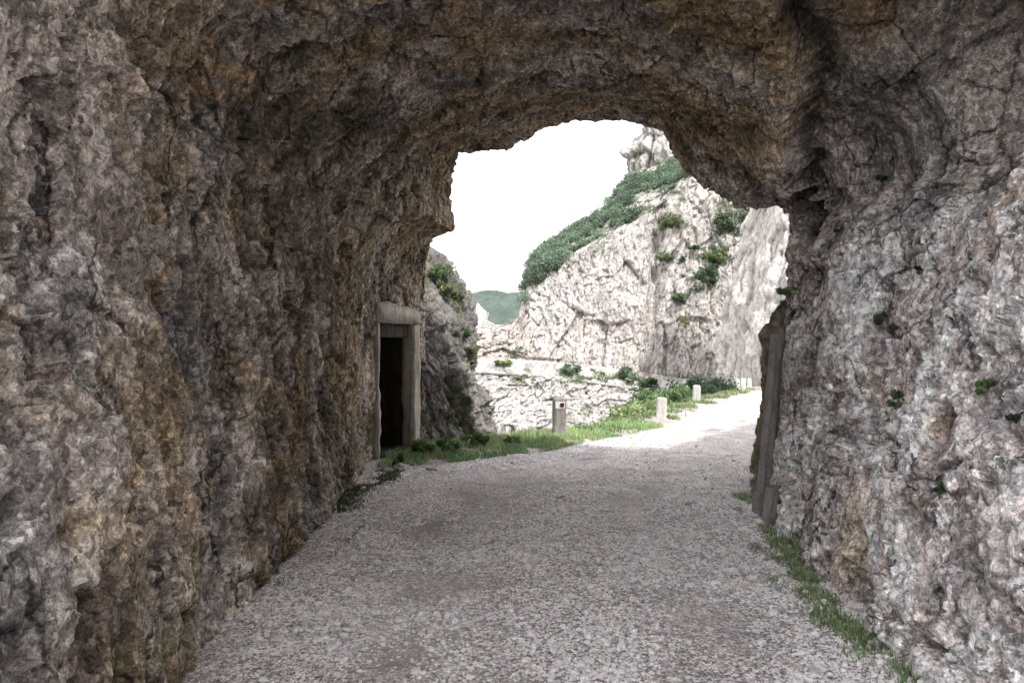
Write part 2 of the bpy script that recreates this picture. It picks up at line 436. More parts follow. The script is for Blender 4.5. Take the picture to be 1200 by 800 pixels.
# dark hollow high on the right, ledge over it
def blob(cx, cy, cz, r): return np.exp(-(((x_ - cx) ** 2 + (y_ - cy) ** 2 + (z_ - cz) ** 2) / r ** 2))
hollow = blob(2.6, 4.5, 3.45, .55) + .8 * blob(2.5, 4.2, 3.9, .5)
xc = 1.80 + (y_ - 5) * .42 + fbm(Pt, .4, 3, 27) * .16
step = sstep(0, .09, x_ - xc) * sstep(2.3, 2.9, z_) * (y_ > 2.6) * sstep(8.4, 7.4, y_) * (z_ < 5.5) * (a_ < .9)
h -= .30 * step
h = h - hollow * .8 - .28 * blob(-1.8, 8.2, 1.05, .16) + .16 * blob(2.4, 3.2, 2.9, .6)
# ceiling/right wall seam
seam = np.exp(-((a_ - .70 - .008 * np.sin(y_ * 3)) / .008) ** 2) * sstep(3.0, 4.5, y_) * sstep(9, 7.5, y_) * (z_ < 7)
h -= seam * .05 * (fbm(W, .5, 2, 18) > 0)
# outward wrt the passage
cen = np.array([.3, 0, 1.8]); 
inw = N * 1.0
# orient normals toward the passage for inner stations
dirc = np.stack([.3 - x_, np.zeros_like(x_), 1.8 - z_], 1)
idx_in = np.arange(NS) ; mid_i = NS // 2
sgn = np.sign((N.reshape(-1, 3)[mid_i * NA:(mid_i + 1) * NA] * dirc[mid_i * NA:(mid_i + 1) * NA]).sum())
Nf = N.reshape(-1, 3) * sgn
V = Pt + Nf * h[:, None]
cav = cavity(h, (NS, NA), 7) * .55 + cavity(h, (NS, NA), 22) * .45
ochre = .32 + .40 * sstep(.28, .42, a_) * (1 - sstep(.66, .74, a_)) + .12 * left
pn = fbm(W, 1.1, 4, 261) * .9
pale = .95 * sstep(.9, 1.5, x_) * sstep(3.8, 2.3, z_ + pn) * sstep(9.5, 7.5, y_) + .25 * left * sstep(5.5, 2.5, y_)
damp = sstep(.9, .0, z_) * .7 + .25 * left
def C3(f, stops):
    xs = [p for p, _ in stops]; return np.stack([np.interp(f, xs, [c[k] for _, c in stops]) for k in range(3)], 1)
def L(t, a, b): return a * (1 - t[:, None]) + b * t[:, None]
n1 = fbm(W, .42, 5, 201, .6); n2 = fbm(W * [1, 1, .7], .75, 4, 211, .6); n5 = fbm(W * [1, 1, .33], .5, 4, 221, .6); n6 = fbm(W, .22, 4, 231, .65)
grey = C3(n1, [(-.35, (.15, .128, .098)), (0, (.325, .285, .235)), (.35, (.55, .495, .44))])
rosy = C3(n1, [(-.35, (.48, .43, .43)), (0, (.78, .70, .69)), (.35, (.98, .88, .86))])
colr = L(pale, grey, rosy)
oc_ = C3(n6, [(-.4, (.15, .105, .055)), (.1, (.335, .245, .14)), (.4, (.48, .37, .22))])
colr = L(sstep(.28, .85, ochre - .38 * pale - .6 * step + n2 * 1.3) * .62, colr, oc_)
colr = L(sstep(.34, .5, fbm(W + 40, .33, 3, 241, .6)) * .35, colr, np.array([[.50, .31, .14]]))
stc = C3(n6, [(-.3, (.10, .10, .103)), (.3, (.37, .37, .39))])
colr = L(sstep(.05, .4, n5) * .62, colr, stc)
colr = L(step * .35, colr, np.array([[.14, .13, .125]]))
colr = L(sstep(.30, .55, fbm(W + 80, 1.3, 3, 251)) * .5, colr, np.array([[.075, .065, .055]]))
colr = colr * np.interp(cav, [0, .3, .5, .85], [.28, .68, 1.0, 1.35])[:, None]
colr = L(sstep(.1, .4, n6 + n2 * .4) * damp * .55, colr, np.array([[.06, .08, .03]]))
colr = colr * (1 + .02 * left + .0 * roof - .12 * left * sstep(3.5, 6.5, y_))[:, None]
colr = np.clip(colr * GAIN, 0, .9)
# doorway opening
DA = np.array([-1.86, 10.25]); DB = np.array([-1.47, 11.32]); dd = (DB - DA); DL = np.linalg.norm(dd); dd /= DL; dn = np.array([dd[1], -dd[0]])  # dn points to the road
rel = V[:, :2] - DA
s_ = rel @ dd; q_ = rel @ dn
Fc = grid_faces(NS, NA, wrap=True, flip=(sgn < 0))
# push rock back behind the door frame, then cut the hole
s0, s1, ztop = -.04, DL + .03, 2.20
near_door = (s_ > s0 - .25) & (s_ < s1 + .12) & (z_ < ztop + .2) & (np.abs(q_) < 1.0) & (x_ < -1.0) & (a_ < .35)
tgt = .015
wgt = sstep(s0 - .25, s0, s_) * (1 - sstep(s1, s1 + .12, s_)) * (1 - sstep(ztop, ztop + .2, z_))
mv = np.where(near_door, np.maximum(q_ - tgt, 0) * wgt, 0)
V[:, 0] -= dn[0] * mv; V[:, 1] -= dn[1] * mv
hole = near_door & (s_ > .01) & (s_ < DL - .10) & (z_ < 1.90) 
Fc = Fc[~hole[Fc].all(1)]
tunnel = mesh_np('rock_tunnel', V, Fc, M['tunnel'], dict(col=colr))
tag(tunnel, kind='structure')
T_V, T_F = V, Fc
def bvh_of(V, Fc, step=1): return BVHTree.FromPolygons(V.tolist(), Fc.tolist())
sel = (Pt[:, 1] > .5) & (Pt[:, 1] < 12.5) & (Pt[:, 2] < 5.5)
selF = Fc[sel[Fc].all(1)][::1]
used = np.unique(selF); remap = np.full(len(V), -1); remap[used] = np.arange(len(used))
tun_bvh = bvh_of(V[used], remap[selF])
ORI = Vector((0, 0, EYE))
def cast(bvh, u, v):
    d = Vector(((u - 600) / F, 1, (400 - v) / F)).normalized()
    return bvh.ray_cast(ORI, d)

# ------------------------------------------------------------------ rocks shaped as domes round an axis
def crag(name, cx, cy, prof, mat, nphi, nz, amps, scales, seed, sy=1.0, phi=(0, 2 * math.pi), strat=(1, 1, 1), swell=0, swell_s=5, extra=None):
    zs = np.array([p[0] for p in prof]); rs = np.array([p[1] for p in prof])
    d = np.r_[0, np.cumsum(np.hypot(np.diff(zs), np.diff(rs)))]; t = np.linspace(0, d[-1], nz)
    z = np.interp(t, d, zs); r = np.interp(t, d, rs)
    ph = np.linspace(phi[0], phi[1], nphi)
    PH, Z = np.meshgrid(ph, z, indexing='ij'); R = np.meshgrid(ph, r, indexing='ij')[1]
    Gx = np.stack([cx + np.cos(PH) * R, cy + np.sin(PH) * R * sy, Z], -1)
    Nn = grid_normals(Gx)
    q = Gx.reshape(-1, 3); n = Nn.reshape(-1, 3)
    out = np.stack([np.cos(PH), np.sin(PH), PH * 0 + .3], -1).reshape(-1, 3)
    n = n * np.sign((n * out).sum(1, keepdims=True) + 1e-9)
    return rock_sheet(name, q, n, (nphi, nz), mat, amps, scales, seed, strat, swell, swell_s, extra)

def rock_sheet(name, q, n, shape, mat, amps, scales, seed, strat=(1, 1, 1), swell=0, swell_s=5, extra=None, flip=False, calm=None):
    ws = scales[0]
    w = q + np.stack([fbm(q, ws, 3, seed + 1), fbm(q, ws, 3, seed + 2), fbm(q, ws, 3, seed + 3)], 1) * ws * .11
    w = w @ strat[0].T * (1 - strat[2]) + w @ strat[1].T * strat[2] if isinstance(strat, tuple) and len(strat) == 3 and np.ndim(strat[0]) == 2 else w @ np.array(strat_m(strat)).T
    h = fbm(q, swell_s, 3, seed + 4) * swell
    for a, s in zip(amps, scales):
        f, e = facet(w + s * 3, s, seed + int(s * 10)); h = h + f * a - .18 * a * np.exp(-(e / .05) ** 2)
    h += fbm(q, scales[-1] * .5, 3, seed + 9, .6) * amps[-1] * .5
    if calm is not None: h = h * calm
    Vv = q + n * h[:, None]
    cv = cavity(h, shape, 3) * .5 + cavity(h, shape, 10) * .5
    at = dict(cav=cv, ochre=np.full(len(q), .2, np.float32), damp=np.full(len(q), .0, np.float32), pale=np.full(len(q), .5, np.float32))
    if extra: at.update(extra(q))
    Fq = grid_faces(*shape, flip=flip)
    # make the faces look outward
    a, b, c = Vv[Fq[len(Fq) // 2][0]], Vv[Fq[len(Fq) // 2][1]], Vv[Fq[len(Fq) // 2][2]]
    o = mesh_np(name, Vv, Fq, mat, at); tag(o, kind='structure')
    return o, Vv, Fq

def strat_m(s):
    if np.ndim(s) == 1: return np.diag(s)
    return s

# outcrop just outside on the left
oc_prof = [(-3, 3.5), (-.6, 3.30), (.3, 3.15), (1.2, 3.05), (1.9, 2.95), (2.4, 2.75), (2.75, 2.55), (3.15, 2.25), (3.5, 1.95), (4.3, 1.5), (5.2, 1.1), (6.0, .5), (6.2, .02)]
outcrop, oV, oF = crag('rock_outcrop', -3.75, 14.0, oc_prof, M['outcrop'], 620, 560, [.22, .15, .09, .04], [.9, .38, .17, .08], 60,
                       phi=(-math.pi * .28, math.pi * .6), strat=tilted(-.55, 1.3, .4), swell=.2, swell_s=1.3,
                       extra=lambda q: dict(damp=(sstep(-.2, .35, fbm(q, .7, 3, 77)) * .95).astype(np.float32), ochre=np.full(len(q), .25)))
o_bvh = bvh_of(oV, oF)

# rock along the right side of the road outside
base_r = np.array([(2.62, 7.45), (2.60, 7.9), (2.95, 8.7), (3.7, 10.2), (5.3, 12.8), (7.6, 16.5), (10.5, 21.5), (14.2, 26.5), (18, 29)])
def road_cliff():
    d = np.r_[0, np.cumsum(np.linalg.norm(np.diff(base_r, axis=0), axis=1))]
    t = np.concatenate([np.linspace(0, 3.2, 260), np.linspace(3.25, d[-1], 240)])
    bx = np.interp(t, d, base_r[:, 0]); by = np.interp(t, d, base_r[:, 1])
    tx = np.gradient(bx, t); ty = np.gradient(by, t); L = np.hypot(tx, ty); nx, ny = -ty / L, tx / L   # toward the road
    zs = np.concatenate([np.linspace(-1.2, 3, 260), np.linspace(3.05, 4, 90)])
    G = np.zeros((len(t), len(zs), 3))
    back = .085 * np.clip(zs, 0, 3) + .35 * np.clip(zs - 1.6, 0, 9) + 2.5 * np.clip(zs - 2.9, 0, 9)
    G[..., 0] = bx[:, None] - nx[:, None] * back; G[..., 1] = by[:, None] - ny[:, None] * back; G[..., 2] = zs[None]
    n = np.zeros_like(G); n[..., 0] = nx[:, None]; n[..., 1] = ny[:, None]; n[..., 2] = .2
    return rock_sheet('roadside_cliff', G.reshape(-1, 3), n.reshape(-1, 3), (len(t), len(zs)), M['outcrop'], [.12, .07, .03], [.7, .28, .1], 90, tilted(.2, 1, .6), .08, 1.5,
                      extra=lambda q: dict(ochre=np.full(len(q), .9), damp=np.full(len(q), .35)))
rc, rcV, rcF = road_cliff(); rc_bvh = bvh_of(rcV, rcF)

# main cliff across the valley
def lin(u, pts): return np.interp(u, [p[0] for p in pts], [p[1] for p in pts])
v_led = [(300, 405), (560, 418), (650, 424), (700, 431), (790, 445), (850, 453), (1100, 470)]
v_cl = [(300, 395), (560, 386), (592, 384), (606, 376), (614, 352), (620, 326), (640, 308), (670, 298), (700, 287), (740, 262), (775, 238), (800, 215), (850, 190), (950, 150), (1100, 100)]
v_tp = [(300, 390), (560, 382), (592, 381), (606, 372), (613, 350), (618, 325), (625, 303), (640, 287), (660, 276), (700, 252), (718, 228), (732, 213), (760, 198), (800, 180), (850, 148), (950, 110), (1100, 60)]
def main_cliff():
    u = np.concatenate([np.linspace(380, 555, 90), np.linspace(556, 950, 560), np.linspace(952, 1100, 60)])
    rows = []   # (v-function or z, D, count)
    def pt(uu, vv, D): return np.stack([(uu - 600) / F * D, D + 0 * uu, EYE + (400 - vv) / F * D], 1)
    vl, vc, vt = lin(u, v_led), lin(u, v_cl), lin(u, v_tp)
    def zrow(D, z): return np.stack([(u - 600) / F * D, D + 0 * u, z + 0 * u], 1)
    keys = [zrow(41, -32), zrow(46, -12), pt(u, vl + 78, 50), pt(u, vl + 12, 55.6), pt(u, vl + 3, 56.2), pt(u, vl, 58), pt(u, (vl * .6 + vc * .4), 59.5), pt(u, vc, 61.5), pt(u, vt, 72), pt(u, vt + 25, 84)]
    cnt = [14, 40, 130, 16, 14, 110, 170, 60, 12]
    G = []
    for i, n in enumerate(cnt):
        for j in range(n): G.append(keys[i] * (1 - j / n) + keys[i + 1] * j / n)
    G.append(keys[-1]); G = np.array(G).transpose(1, 0, 2)
    sh = G.shape[:2]; q = G.reshape(-1, 3)
    n = np.tile([0, -.95, .3], (len(q), 1)).astype(float)
    tt = np.tile(np.concatenate([[i + j / c for j in range(c)] for i, c in enumerate(cnt)] + [[len(cnt)]]), len(u))
    calm = np.ones(len(q)); calm = np.where((tt > 2.9) & (tt < 5.05), .25, calm); calm = np.where(tt > 6.6, 1 - .55 * sstep(6.6, 7.4, tt), calm)
    U = np.repeat(u, sh[1])
    def ex(q):
        gr = .15 + sstep(.05, .5, fbm(q, 4.5, 4, 21)) * .75 + np.where(tt > 7, .9, 0) + np.where((tt > 2.8) & (tt < 5.2), .25, 0)
        oc = .25 + .6 * sstep(640, 600, U) * (tt > 4) + .3 * (tt > 4) * (tt < 6)
        return dict(damp=np.clip(gr, 0, 1).astype(np.float32), ochre=oc.astype(np.float32))
    # a diagonal gully splits the face
    gully = np.exp(-((U - 762 - (tt - 5) * 6) / 7) ** 2) * (tt > 4.8) * (tt < 7) * 1.2
    q2 = q.copy(); q2[:, 1] += gully
    return rock_sheet('far_cliff', q2, n, sh, M['cliff'], [.45, .28, .2, .13], [5, 1.6, .62, .28], 120, (tilted(.7, 1.4, .4), tilted(.1, 1.25, .6), sstep(4.3, 5.2, tt)[:, None]), 1.3, 11, ex, calm=calm)
mc, mcV, mcF = main_cliff(); mc_bvh = bvh_of(mcV, mcF)

peak, pkV, pkF = crag('peak', 21.8, 100, [(-10, 14), (8, 10.5), (15, 8.3), (21, 7.0), (26, 6.4), (28.6, 5.8), (29.6, 4.2), (30.2, 2.4), (30.5, .05)], M['cliff'], 300, 260,
                      [1.4, .7, .35], [5, 2, .8], 150, phi=(math.pi, 2 * math.pi + .3), strat=tilted(.1, 1, .4), swell=.8, swell_s=7,
                      extra=lambda q: dict(damp=(sstep(0, .4, fbm(q, 4, 3, 7)) * .7).astype(np.float32)))
butt, btV, btF = crag('pale_buttress', 21.6, 46, [(-30, 11), (-5, 8.6), (-.7, 8.6), (1.6, 8.55), (3.9, 8.2), (6.2, 7.7), (9, 6.7), (12.5, 5.2), (16, 3.4), (18, .1)], M['cliffr'], 300, 360,
                      [.55, .26, .12], [2.6, 1.0, .4], 180, phi=(math.pi * .8, math.pi * 1.9), strat=tilted(.05, 1, .45), swell=.5, swell_s=4,
                      extra=lambda q: dict(ochre=np.full(len(q), .8)))
bt_bvh = bvh_of(btV, btF)
blocker_r, _a, _b = crag('added_crag', 7.2, -8.4, [(-1, 6.4), (3, 6.3), (9, 6.4), (12, 6.2), (14.3, 5), (15.5, 3), (16, .1)], M['cliff'], 220, 220, [1.2, .5, .2], [4, 1.4, .5], 260, strat=tilted(.2, 1, .6), swell=.8, swell_s=6)  # unseen crag added behind to keep direct sun out of the tunnel
blocker_l, _a, _b = crag('added_crag', -7.6, 6.0, [(-6, 4.4), (3, 4.2), (8, 4.2), (12, 3.6), (15, 2), (16, .1)], M['cliff'], 160, 160, [.9, .4, .2], [4, 1.4, .5], 280, strat=tilted(.2, 1, .6), swell=.5, swell_s=6)  # unseen crag, added on the left as a sun blocker
# low rocky knobs at the left foot of the cliff
knob, knV, knF = crag('rocky_knoll', -3.4, 66, [(-32, 9), (-10, 5.5), (0, 3.4), (2.2, 2.7), (3.2, 1.9), (3.9, .8), (4.1, .05)], M['cliff'], 260, 200, [.9, .5, .22], [2.4, 1.1, .5], 200,
                      phi=(math.pi, 2 * math.pi + .4), strat=tilted(-.1, 1, .5), swell=.5, swell_s=3)
# distant wooded hill
def hill():
    x = np.linspace(-420, 420, 260); y = np.linspace(170, 520, 110)
    X, Y = np.meshgrid(x, y, indexing='ij')
    top = 19.5 + X * .05
    z = -32 + (top + 32) * sstep(165, 260, Y) * np.clip(1 - np.abs(X + 20) / 600, 0, 1)
    q = np.stack([X, Y, z], -1).reshape(-1, 3); q[:, 2] += fbm(q, 40, 4, 3) * 5 + fbm(q, 6, 2, 5) * 2.2
    o = mesh_np('distant_hill', q, grid_faces(260, 110), M['hill']); tag(o, kind='structure')
hill()
# valley floor to the horizon
g = 5000
ground = mesh_np('ground', np.array([(-g, -g, -30), (g, -g, -30), (g, g, -30), (-g, g, -30)], float), np.array([[0, 1, 2, 3]]), M['ground'])
tag(ground, kind='structure')

# ------------------------------------------------------------------ road and verge
def zr(y): return np.where(y < 8, 0, -.022 * (y - 8)) - np.clip(y - 32, 0, 99) * .02
LE = [(-22, -2.6), (-9, -2.6), (9.0, -2.1), (9.6, -1.6), (10.2, -.9), (10.8, -.2), (11.3, .35), (12.4, 1.0), (13.4, 1.75), (15.3, 3.0), (20, 5.0), (24, 6.7), (28, 8.4), (33, 10.8), (40, 15)]
RE = [(-22, 2.6), (-9, 2.6), (7.0, 2.5), (8.5, 3.1), (10.5, 4.3), (13, 5.9), (17, 8.6), (22, 11.6), (27, 15.5), (33, 19.5), (40, 24)]
def xl(y): return lin(y, LE)
def xr(y): return lin(y, RE)
DROP = [(-24, -9), (-9, -9), (12, -9), (12.4, -1.2), (13.5, .1), (15, 1.55), (17.5, 2.95), (20, 4.1), (23.5, 5.3), (28, 7.6), (33, 9.8), (46, 16)]
def zground(x, y):
    xe = lin(y, DROP); d = np.clip(xe - x, 0, 40)
    q = np.stack([x, y, 0 * x], 1)
    bump = fbm(q, .8, 4, 31) * .04 + .05 * sstep(0, .5, np.abs(x - (xl(y) + xr(y)) / 2) - (xr(y) - xl(y)) / 2)
    return zr(y) - .03 - d * 1.0 - np.clip(d - 2, 0, 40) * .6 + bump
def verge():
    x = np.linspace(-10, 24, 420); y = np.concatenate([np.linspace(-24, 8, 130), np.linspace(8.05, 20, 240), np.linspace(20.2, 46, 130)])
    X, Y = np.meshgrid(x, y, indexing='ij'); xf, yf = X.ravel(), Y.ravel()
    z = zground(xf, yf); z = np.maximum(z, -29)
    q = np.stack([xf, yf, z], 1)
    dirt = np.clip(.55 + fbm(q, .6, 4, 71) * .9, 0, 1)
    o = mesh_np('verge', q, grid_faces(len(x), len(y)), M['road'], dict(dirt=dirt, out=sstep(10, 14, yf)))
    return tag(o, kind='structure')
verge()
def zroad(x, y):
    q = np.stack([x, y, 0 * x], 1)
    w = (x - xl(y)) / (xr(y) - xl(y))
    rut = -.03 * np.exp(-((w - .33) / .09) ** 2) - .03 * np.exp(-((w - .72) / .08) ** 2)
    edge = -.05 * sstep(.08, 0, w) - .05 * sstep(.92, 1, w)
    return zr(y) + .012 + rut + edge + fbm(q, .9, 4, 51) * .035 + fbm(q, .14, 3, 53) * .01
def road():
    ys = np.concatenate([np.linspace(-22, 2.5, 90), np.linspace(2.55, 16, 800), np.linspace(16.1, 40, 200)]); w = np.linspace(0, 1, 300)
    Y, Wd = np.meshgrid(ys, w, indexing='ij'); y = Y.ravel(); ww = Wd.ravel()
    jit = fbm(np.stack([ww * 40, y, 0 * y], 1), .5, 3, 61) * .12
    x = xl(y) + (xr(y) - xl(y)) * ww + jit * (np.abs(ww - .5) > .42)
    q = np.stack([x, y, zroad(x, y)], 1)
    tr = np.exp(-((ww - .36) / .12) ** 2) + np.exp(-((ww - .74) / .08) ** 2) * .7
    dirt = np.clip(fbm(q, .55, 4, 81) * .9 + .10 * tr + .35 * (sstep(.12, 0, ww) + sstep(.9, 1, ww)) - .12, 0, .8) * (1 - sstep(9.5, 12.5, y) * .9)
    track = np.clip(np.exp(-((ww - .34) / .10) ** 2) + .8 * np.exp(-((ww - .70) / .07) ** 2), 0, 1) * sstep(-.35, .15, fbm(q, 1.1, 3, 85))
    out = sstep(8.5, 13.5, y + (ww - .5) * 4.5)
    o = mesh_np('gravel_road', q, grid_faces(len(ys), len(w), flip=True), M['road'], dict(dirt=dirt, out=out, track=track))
    return tag(o, kind='structure')
road()

# loose stones over the road
def ico():
    p = (1 + 5 ** .5) / 2
    v = np.array([(-1, p, 0), (1, p, 0), (-1, -p, 0), (1, -p, 0), (0, -1, p), (0, 1, p), (0, -1, -p), (0, 1, -p), (p, 0, -1), (p, 0, 1), (-p, 0, -1), (-p, 0, 1)], float)
    v /= np.linalg.norm(v[0])
    f = np.array([(0, 11, 5), (0, 5, 1), (0, 1, 7), (0, 7, 10), (0, 10, 11), (1, 5, 9), (5, 11, 4), (11, 10, 2), (10, 7, 6), (7, 1, 8), (3, 9, 4), (3, 4, 2), (3, 2, 6), (3, 6, 8), (3, 8, 9), (4, 9, 5), (2, 4, 11), (6, 2, 10), (8, 6, 7), (9, 8, 1)])
    return v, f
def stones(name, xy, r, mat, zf, bright, seed=0):
    rg = np.random.default_rng(seed); v0, f0 = ico(); n = len(xy)
    v = v0[None] * (1 + rg.uniform(-.32, .32, (n, 12, 1)))
    v = v * rg.uniform(.6, 1.25, (n, 1, 3)) * np.array([1, 1, .6])
    an = rg.uniform(0, 6.28, n); c, s = np.cos(an)[:, None], np.sin(an)[:, None]
    tl = rg.uniform(-.5, .5, n)[:, None]
    x, y, z = v[..., 0], v[..., 1], v[..., 2]
    x, z = x * np.cos(tl) - z * np.sin(tl), x * np.sin(tl) + z * np.cos(tl)
    v = np.stack([x * c - y * s, x * s + y * c, z], -1) * r[:, None, None]
    zz = zf(xy[:, 0], xy[:, 1]) + r * rg.uniform(-.05, .35, n)
    v += np.stack([xy[:, 0], xy[:, 1], zz], 1)[:, None]
    fc = (f0[None] + (np.arange(n) * 12)[:, None, None]).reshape(-1, 3)
    tone = np.clip(rg.normal(1.0, .30, n), 1.9 * .18, 1.6)[:, None] * bright[:, None]
    hue = rg.uniform(-1, 1, (n, 1))
    col = np.clip(tone * (np.array([.82, .765, .78]) + hue * np.array([.02, .0, -.022])), .02, .88)
    return mesh_np(name, v.reshape(-1, 3), fc, mat, dict(col=np.repeat(col, 12, 0)), smooth=False)
def scatter_road():
    L = []
    for y0, y1, dens in ((2.4, 4.5, 3400), (4.5, 6.5, 2300), (6.5, 9, 1100), (9, 13, 420), (13, 18, 120)):
        n = int(dens * (y1 - y0) * 5.4); y = RNG.uniform(y0, y1, n); w = RNG.uniform(0, 1, n)
        L.append(np.stack([xl(y) + (xr(y) - xl(y)) * w, y, w], 1))
    A = np.concatenate(L)
    q = np.stack([A[:, 0], A[:, 1], 0 * A[:, 0]], 1)
    k = .66 + fbm(q, .5, 4, 91) * 1.3 - .62 * np.exp(-((A[:, 2] - .34) / .10) ** 2) - .40 * np.exp(-((A[:, 2] - .70) / .07) ** 2)
    A = A[RNG.uniform(0, 1, len(A)) < k]
    r = np.clip(np.exp(RNG.normal(math.log(.0074), .50, len(A))), .003, .034) * (1 + (A[:, 1] > 6) * .15)
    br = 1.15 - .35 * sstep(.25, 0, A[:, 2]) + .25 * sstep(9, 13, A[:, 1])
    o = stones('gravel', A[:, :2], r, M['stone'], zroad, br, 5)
    return tag(o, 'loose pale gravel stones strewn over the road', 'gravel', kind='stuff')
scatter_road()

# ------------------------------------------------------------------ grass and leaves
def blades(name, pts, hgt, wid, cols, mat, lean=.5, seed=0, per=1):
    rg = np.random.default_rng(seed); n = len(pts)
    an = rg.uniform(0, 6.28, n); d = np.stack([np.cos(an), np.sin(an), 0 * an], 1); sd = np.stack([-d[:, 1], d[:, 0], 0 * an], 1)
    ln = rg.uniform(.1, 1, n) * lean
    H = hgt * rg.uniform(.5, 1.2, n); Wd = wid * rg.uniform(.7, 1.3, n)
    b = pts; up = np.array([0, 0, 1.0])
    m = b + d * (ln * H * .35)[:, None] + up * (H * .6)[:, None]
    t = b + d * (ln * H * 1.0)[:, None] + up * (H * (1 - .35 * ln))[:, None]
    v = np.stack([b - sd * Wd[:, None] * .5, b + sd * Wd[:, None] * .5, m + sd * Wd[:, None] * .42, m - sd * Wd[:, None] * .42, t + sd * Wd[:, None] * .06, t - sd * Wd[:, None] * .06], 1)
    i = np.arange(n)[:, None] * 6
    fc = np.concatenate([i + np.array([0, 1, 2, 3]), i + np.array([3, 2, 4, 5])])
    c = cols * rg.uniform(.6, 1.4, (n, 1))
    return mesh_np(name, v.reshape(-1, 3), fc, mat, dict(col=np.repeat(np.clip(c, 0, 1), 6, 0)))
def leaves_at(cen, size, rg, nrm_up=.4):
    """kite-shaped leaves with random turn; returns verts (n*4)"""
    n = len(cen)
    a = rg.normal(size=(n, 3)); a[:, 2] += nrm_up; a /= np.linalg.norm(a, axis=1, keepdims=True)
    b = np.cross(a, rg.normal(size=(n, 3))); b /= np.linalg.norm(b, axis=1, keepdims=True)
    s = (size * rg.uniform(.6, 1.4, n))[:, None]
    return np.stack([cen - a * s * .5, cen + b * s * .28, cen + a * s * .6, cen - b * s * .28], 1)
GREEN = np.array([.175, .27, .125]); YGREEN = np.array([.27, .34, .165]); DGREEN = np.array([.08, .12, .06]); PINE = np.array([.085, .14, .085])

def poly_pts(n, f): 
    out = []
    while sum(len(o) for o in out) < n: out.append(f(n))
    return np.concatenate(out)[:n]
def verge_grass():
    def f(n):
        x = RNG.uniform(-2.2, 3.4, n); y = RNG.uniform(9.6, 16, n)
        k = (x < xl(y) + .12 + fbm(np.stack([x, y, 0 * x], 1), .25, 2, 5) * .25) & (x > lin(y, DROP) - .5) & (((x + 3.75) ** 2 + (y - 14) ** 2) > 2.9 ** 2) & (x > -1.75)
        q = np.stack([x, y, 0 * x], 1); k &= fbm(q, .35, 3, 15) > -.22
        return q[k]
    p = poly_pts(26000, f); p[:, 2] = zground(p[:, 0], p[:, 1]) - .01
    c = np.where((fbm(p, .5, 2, 3) > .05)[:, None], GREEN * 1.3, YGREEN * 1.15)
    c = c * (1 + .5 * sstep(11.5, 14, p[:, 1]))[:, None]
    o = blades('verge_grass', p, .10 * (1 + .6 * fbm(p, .3, 2, 19)), .009, c, M['leaf'], .9, 3)
    tag(o, 'short green grass on the verge beyond the doorway', 'grass', kind='stuff')
    def f2(n):
        y = RNG.uniform(13, 34, n); x = lin(y, DROP) + RNG.uniform(-1.6, 1.3, n)
        q = np.stack([x, y, 0 * x], 1); k = (x < xl(y) - .12 + fbm(q, .5, 2, 6) * .5) & (fbm(q, .8, 3, 16) > -.08); return q[k]
    p = poly_pts(20000, f2); p[:, 2] = zground(p[:, 0], p[:, 1]) - .02
    c = np.where((fbm(p, .9, 2, 3) > 0)[:, None], YGREEN * 1.15, GREEN * 1.15)
    c = np.where((RNG.uniform(0, 1, len(p)) > .8)[:, None], np.array([.42, .38, .24]), c)
    o = blades('roadside_grass', p, RNG.uniform(.06, .17, len(p)), .024, c, M['leaf'], .8, 4)
    tag(o, 'sunlit yellowish grass along the drop beside the bollards', 'grass', kind='stuff')
verge_grass()
def wall_grass():
    # tufts at the foot of the right wall and thin moss along the left wall
    P_, H_ = [], []
    for cx, cy, r, n in ((1.84, 3.45, .12, 700), (1.80, 3.9, .10, 450), (1.78, 4.2, .14, 1000), (1.84, 4.6, .12, 700), (1.92, 5.0, .10, 500), (2.03, 5.4, .16, 1200), (2.08, 5.8, .14, 900), (2.08, 6.2, .08, 260), (2.35, 7.5, .15, 800), (1.7, 4.9, .07, 100), (1.65, 3.7, .08, 90), (1.82, 5.7, .08, 110)):
        a = RNG.uniform(0, 6.28, n); rr = r * np.sqrt(RNG.uniform(0, 1, n)) * RNG.uniform(.7, 1.25, n)
        P_.append(np.stack([cx + .06 + np.cos(a) * rr, cy + np.sin(a) * rr * 1.7, 0 * a], 1)); H_.append(np.full(n, .048))
    p = np.concatenate(P_); hh = np.concatenate(H_); p[:, 2] = np.maximum(zground(p[:, 0], p[:, 1]), zroad(p[:, 0], p[:, 1])) - .01
    c = np.where((RNG.uniform(0, 1, len(p)) > .3)[:, None], GREEN * 1.3, YGREEN * 1.2)
    c = np.where((RNG.uniform(0, 1, len(p)) > .86)[:, None], np.array([.38, .33, .20]), c); hh = hh * RNG.uniform(.35, 1.5, len(p))
    o = blades('wall_foot_grass', p, hh, .0065, c, M['leaf'], 1.0, 8)
    tag(o, 'green grass tufts along the foot of the right rock wall', 'grass', kind='stuff')
    y = RNG.uniform(4.6, 9.8, 9000); x = -1.58 + RNG.normal(0, .09, 9000) + .1 * np.sin(y * 2.3)
    q = np.stack([x, y, 0 * x], 1); q = q[fbm(q, .4, 3, 33) > .0]; q[:, 2] = zroad(q[:, 0], q[:, 1]) - .01
    o = blades('wall_foot_moss', q, np.full(len(q), .045), .008, np.tile(DGREEN * 1.2, (len(q), 1)), M['leaf'], 1.2, 9)
    tag(o, 'thin dark moss and weeds along the foot of the left rock wall', 'moss', kind='stuff')
wall_grass()

